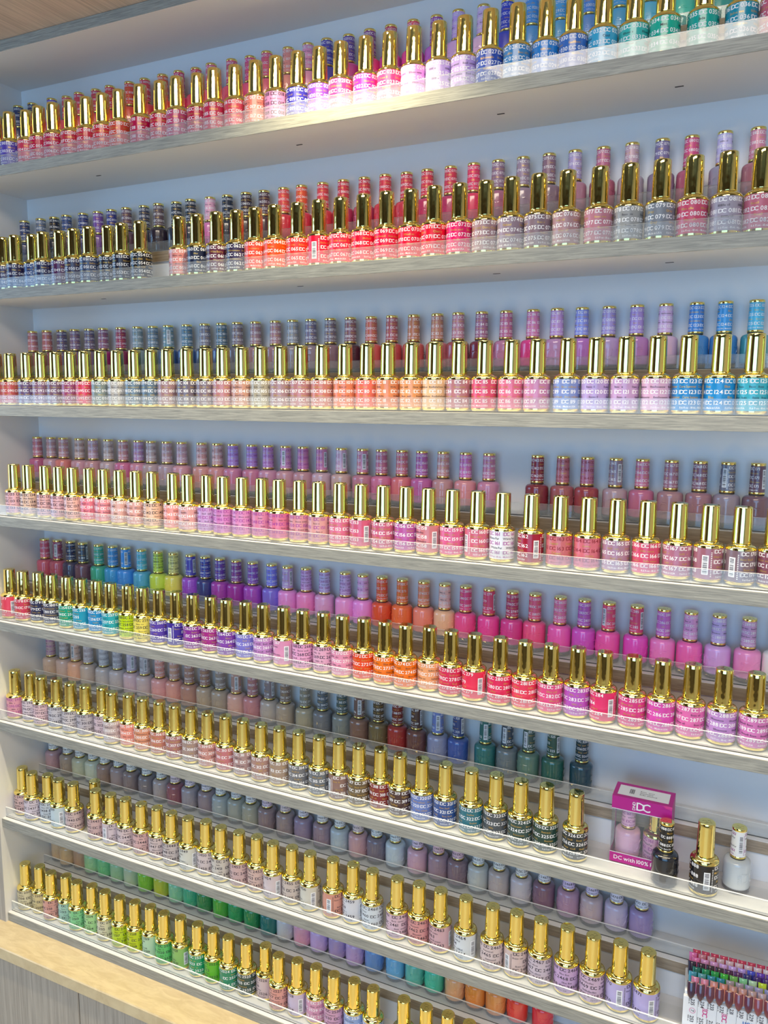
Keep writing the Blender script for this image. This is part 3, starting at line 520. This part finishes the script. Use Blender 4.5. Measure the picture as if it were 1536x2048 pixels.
for (kind, sh), txt in ROWS.items():
    z = Z[sh-1]
    for k, e in enumerate(txt.split(';')):
        t = e.split(); num, x, y, col = t[0], float(t[1])/1000, float(t[2])/1000, t[3]; fl = t[4] if len(t) > 4 else ''
        place = f'{ordinal(k+1)} from the side panel'
        if kind == 'G':
            gel_bottle(num, x, y, z+.0019, col, fl, f'{cname(col)} gel bottle printed {num} on the {SHN[sh-1]}, {place}', f'gold-capped gel bottles on the {SHN[sh-1]}', sh >= 5)
        else:
            cap, body = (col.split('/')*2)[:2]
            nm = f'bottle {num} ' if sh < 7 else 'bottle '
            lac_bottle(num, x, y, z+RH+.0019, cap, body, fl, f'{cname(body)} lacquer {nm}on {SHN[sh-1]} riser, {place}', f'lacquer bottles on the {SHN[sh-1]} riser', sh >= 5)

# odd bottles at the empty end of the sixth shelf
z6 = Z[5]+.0019
lac_bottle('888', 1.1005, .0250, z6, '0c0d12', '080d1a', '', 'glossy midnight navy lacquer bottle printed 888 standing before the magenta box', 'odd bottles by the magenta box', True)
gel_bottle('888', 1.1430, .0270, z6, '14121c', 'B14', 'black gold-capped gel bottle printed 888, between navy and white bottles', 'odd bottles by the magenta box', False)
lac_bottle('161', 1.1770, .0490, z6, 'dcdbe0', 'a8aeb2', 'mB20', 'milky white lacquer bottle with white cap printed 161 by the black bottle', 'odd bottles by the magenta box', True)

# magenta two-bottle carton with a clear window
BX0, BX1, BY0, BY1, BH = 0.0, .0690, 0.0, .0385, .0848
bx = thing('polish_carton', 'magenta carton with clear window holding two pink bottles on the sixth shelf', 'box', (1.0350, .0400, Z[5]+.0019))
b = MB(); t_ = .0007; wz0_, wz1_ = .0120, .0690
b.box((BX0, BY0, 0), (BX1, BY1, t_)); b.box((BX0, BY0, BH-t_), (BX1, BY1, BH))
b.box((BX0, BY1-t_, t_), (BX1, BY1, BH-t_))
b.box((BX1-t_, BY0, t_), (BX1, BY1-t_, BH-t_))
b.box((BX0, BY0, t_), (BX1-t_, BY0+t_, wz0_)); b.box((BX0, BY0, wz1_), (BX1-t_, BY0+t_, BH-t_))
b.box((BX0, BY0+t_, t_), (BX0+t_, BY1-t_, wz0_)); b.box((BX0, BY0+t_, wz1_), (BX0+t_, BY1-t_, BH-t_))
b.box((BX0, BY1-.006, wz0_), (BX0+t_, BY1-t_, wz1_))
rn, wd = text_run('DC', .0105, .1); flat(b, rn, (.0285, -.0001, .0715), (1, 0, 0), (0, 0, 1), 1)
rn, wd = text_run('DND', .0036, .1, False); flat(b, [(np.column_stack((-u[:, 1], u[:, 0])), f) for u, f in rn], (.0275, -.0001, .0712), (1, 0, 0), (0, 0, 1), 1)
rn, wd = text_run('DC with 100% Pure', .0052, .1, False); flat(b, rn, (.0050, -.0001, .0036), (1, 0, 0), (0, 0, 1), 1)
b.add([(BX0, -.0001, wz0_), (BX1, -.0001, wz0_), (BX1, -.0001, wz0_+.0008), (BX0, -.0001, wz0_+.0008)], [(0, 1, 2, 3)], 1)
b.add([(BX0, -.0001, wz1_-.0008), (BX1, -.0001, wz1_-.0008), (BX1, -.0001, wz1_), (BX0, -.0001, wz1_)], [(0, 1, 2, 3)], 1)
b.build('carton', ['magenta', 'ink_w'], bx)
b = MB(); b.box((BX0+.0008, BY0+.0002, wz0_), (BX1-.0008, BY0+.0005, wz1_)); b.box((BX0+.0002, BY0+.0006, wz0_), (BX0+.0005, BY1-.0062, wz1_)); b.build('window_film', ['film'], bx)
b = MB(); zz = BH+.0001
b.add([(.0050, .0060, zz), (.0640, .0060, zz), (.0640, .0320, zz), (.0050, .0320, zz)], [(0, 1, 2, 3)], 0)
for k, (u, wv) in enumerate(((.0, .0008), (.0013, .0004), (.0022, .0010), (.0037, .0005), (.0046, .0007))):
    b.add([(.0180+u, .0130, zz+.0001), (.0180+u+wv, .0130, zz+.0001), (.0180+u+wv, .0250, zz+.0001), (.0180+u, .0250, zz+.0001)], [(0, 1, 2, 3)], 1)
for k, n in enumerate((10, 9, 12)):
    rn, wd = scribble(random.Random(k), .0024, n); flat(b, rn, (.0300, .0220-.0042*k, zz+.0001), (1, 0, 0), (0, 1, 0), 1)
b.build('top_sticker', ['paper', 'ink_k'], bx)
def mini(name, dx, label, gel):
    X, Y = 1.0350+dx, .0400+.0192
    if gel:
        t = gel_bottle('161', X, Y, Z[5]+.0019+.0008, 'e8a8cc', 'm', label, None, True); t.scale = (.97, .97, .97)
    else:
        t = lac_bottle('161', X, Y, Z[5]+.0019+.0008, 'd898b8', 'd49ab4', 'm', label, None, True)
    return t
mini('a', .0180, 'pale pink lacquer bottle seen through the window of the magenta carton', False)
mini('b', .0510, 'pink gold-capped gel bottle inside the window of the magenta carton', True)

# colour swatch book: fans of nail tips over printed cards
sw = thing('swatch_book', 'nail colour swatch book of fanned painted tips over a numbered card', 'swatch book', (1.1310, .0130, Z[6]+.0019), .07)
def tip_mesh(L=.0185, W=.0090):
    b = MB(); n = 6; m = 10; vs = []; fs = []
    for i in range(m+1):
        t = i/m; wv = W/2*(1.0 - .10*t)*(1.0 if t < .6 else math.sqrt(max(.12, 1-((t-.6)/.42)**2)))
        for k in range(n+1):
            a = -1 + 2*k/n; vs.append((wv*a, -.0016*(1-a*a) - .0022*math.sin(PI*t*.6), -L*t))
    o = len(vs)
    vs += [(x, y+.0009, z) for x, y, z in vs]
    for i in range(m):
        for k in range(n):
            q = i*(n+1)+k; fs.append((q, q+n+1, q+n+2, q+1)); fs.append((o+q, o+q+1, o+q+n+2, o+q+n+1))
    for k in range(n): fs.append((k, k+1, o+k+1, o+k)); q = m*(n+1)+k; fs.append((q+1, q, o+q, o+q+1))
    for i in range(m):
        q = i*(n+1); fs.append((q+n+1, q, o+q, o+q+n+1)); q += n; fs.append((q, q+n+1, o+q+n+1, o+q))
    b.add(vs, fs, 0, True); return b.mesh('nail_tip', ['lacbody'])
TIP = tip_mesh()
layers = [  # y, z of the tip top, lean, colours
    (-.0010, .0735, .16, '3a2438 4a2a3a 5a3040 60303c 5c2c38 6e3440 5a2a3c 7a3a42 6a303a 70343c'),
    (.0065, .0755, .30, 'b06a8a b87088 c08078 c88070 c89080 d0988c c8a098 c8a8a8 b8a0b0 b0a0b8'),
    (.0140, .0760, .34, '48a0b8 60a8b0 3a98b0 2a90a8 b0a0a8 b0a0b0 a8a0c0 a8a0c8 9898c8 9090c0'),
    (.0215, .0775, .36, '107060 18905a 20a048 40b838 78b858 88d098 b8d8b0 c8e030 d0e040 e0e860'),
    (.0290, .0785, .38, '2a1a38 301a30 38202f 402838 4a1a48 5a2060 302a70 401a70 4a2878 502a80'),
    (.0350, .0800, .38, 'e070a8 d890c0 d898c8 d0a0d8 c8a0e0 b898e0 4048c0 6030b0 7030a0 8038a8'),
    (.0420, .0810, .38, 'e070b0 c88090 d0a0a8 d0b0b8 d8b8c0 d8b8c0 d8c0c8 d8c0cc d8c8d0 d8c8d0'),
    (.0480, .0815, .38, 'c83058 c83058 c83058 c83058 c83058 c83058 c83058 c83058 c83058 c83058')]
for li, (ly, lz, tl, cs) in enumerate(layers):
    for k, c in enumerate(cs.split()):
        o = link('nail_tip', TIP, sw, (.0075 + k*.0101 + (0, .004, .001, .005)[li % 4], ly, lz), 0, srgb(c))
        o.rotation_euler = (-tl, 0, 0)
b = MB(); b.bbox((0, .0006, .0020), (.108, .0050, .0520), .0006)
ex, ez = np.array((1, 0, 0)), np.array((0, 0, 1))
rotcw = lambda rn: [(np.column_stack((u[:, 1], -u[:, 0])), f) for u, f in rn]
y_ = .0004
for k, n in enumerate((235, 234, 233, 232, 231, 230, 229, 228, 227)):
    x = .0080 + k*.0104
    b.add([(x+.0075, y_, .003), (x+.0077, y_, .003), (x+.0077, y_, .050), (x+.0075, y_, .050)], [(0, 1, 2, 3)], 1)
    for q, (s_, zt) in enumerate(((str(n), .0505), (str(n+18), .0290))):
        rn, wd = text_run(s_, .0042, .1, False); flat(b, rotcw(rn), (x, y_, zt), ex, ez, 1)
        rn, wd = scribble(random.Random(n+q), .0016, 7); flat(b, rotcw(rn), (x-.0024, y_, zt), ex, ez, 1)
for cx in (.0270, .0478):
    rn, wd = text_run('DC', .0056, .1); flat(b, rotcw(rn), (cx-.006, y_-.0001, .0398), ex, ez, 2)
    rn, wd = text_run('DND', .0022, .1, False); flat(b, rn, (cx-.0062, y_-.0001, .0402), ex, ez, 2)
rn, wd = text_run('7', .0036, .1, False); flat(b, rotcw(rn), (.0085, y_-.0001, .0368), ex, ez, 1)
vs = []; fs = []
for k in range(24):
    a = 2*PI*k/24
    vs += [(.0103+.0034*math.cos(a), y_-.0001, .0358+.0034*math.sin(a)), (.0103+.0030*math.cos(a), y_-.0001, .0358+.0030*math.sin(a))]
for k in range(24): j = (k+1) % 24; fs.append((2*k, 2*j, 2*j+1, 2*k+1))
b.add(vs, fs, 2)
rn, wd = text_run('Collection', .0060, .1, False); flat(b, [(-u, f) for u, f in rn], (.0990, y_-.0001, .0392), ex, ez, 3)
b.build('number_card', ['paper', 'ink_k', 'pink_ink', 'blue_ink'], sw)
b = MB(); b.bbox((.001, .0056, 0), (.107, .0470, .0560), .001); b.build('card_stack', ['paper'], sw)
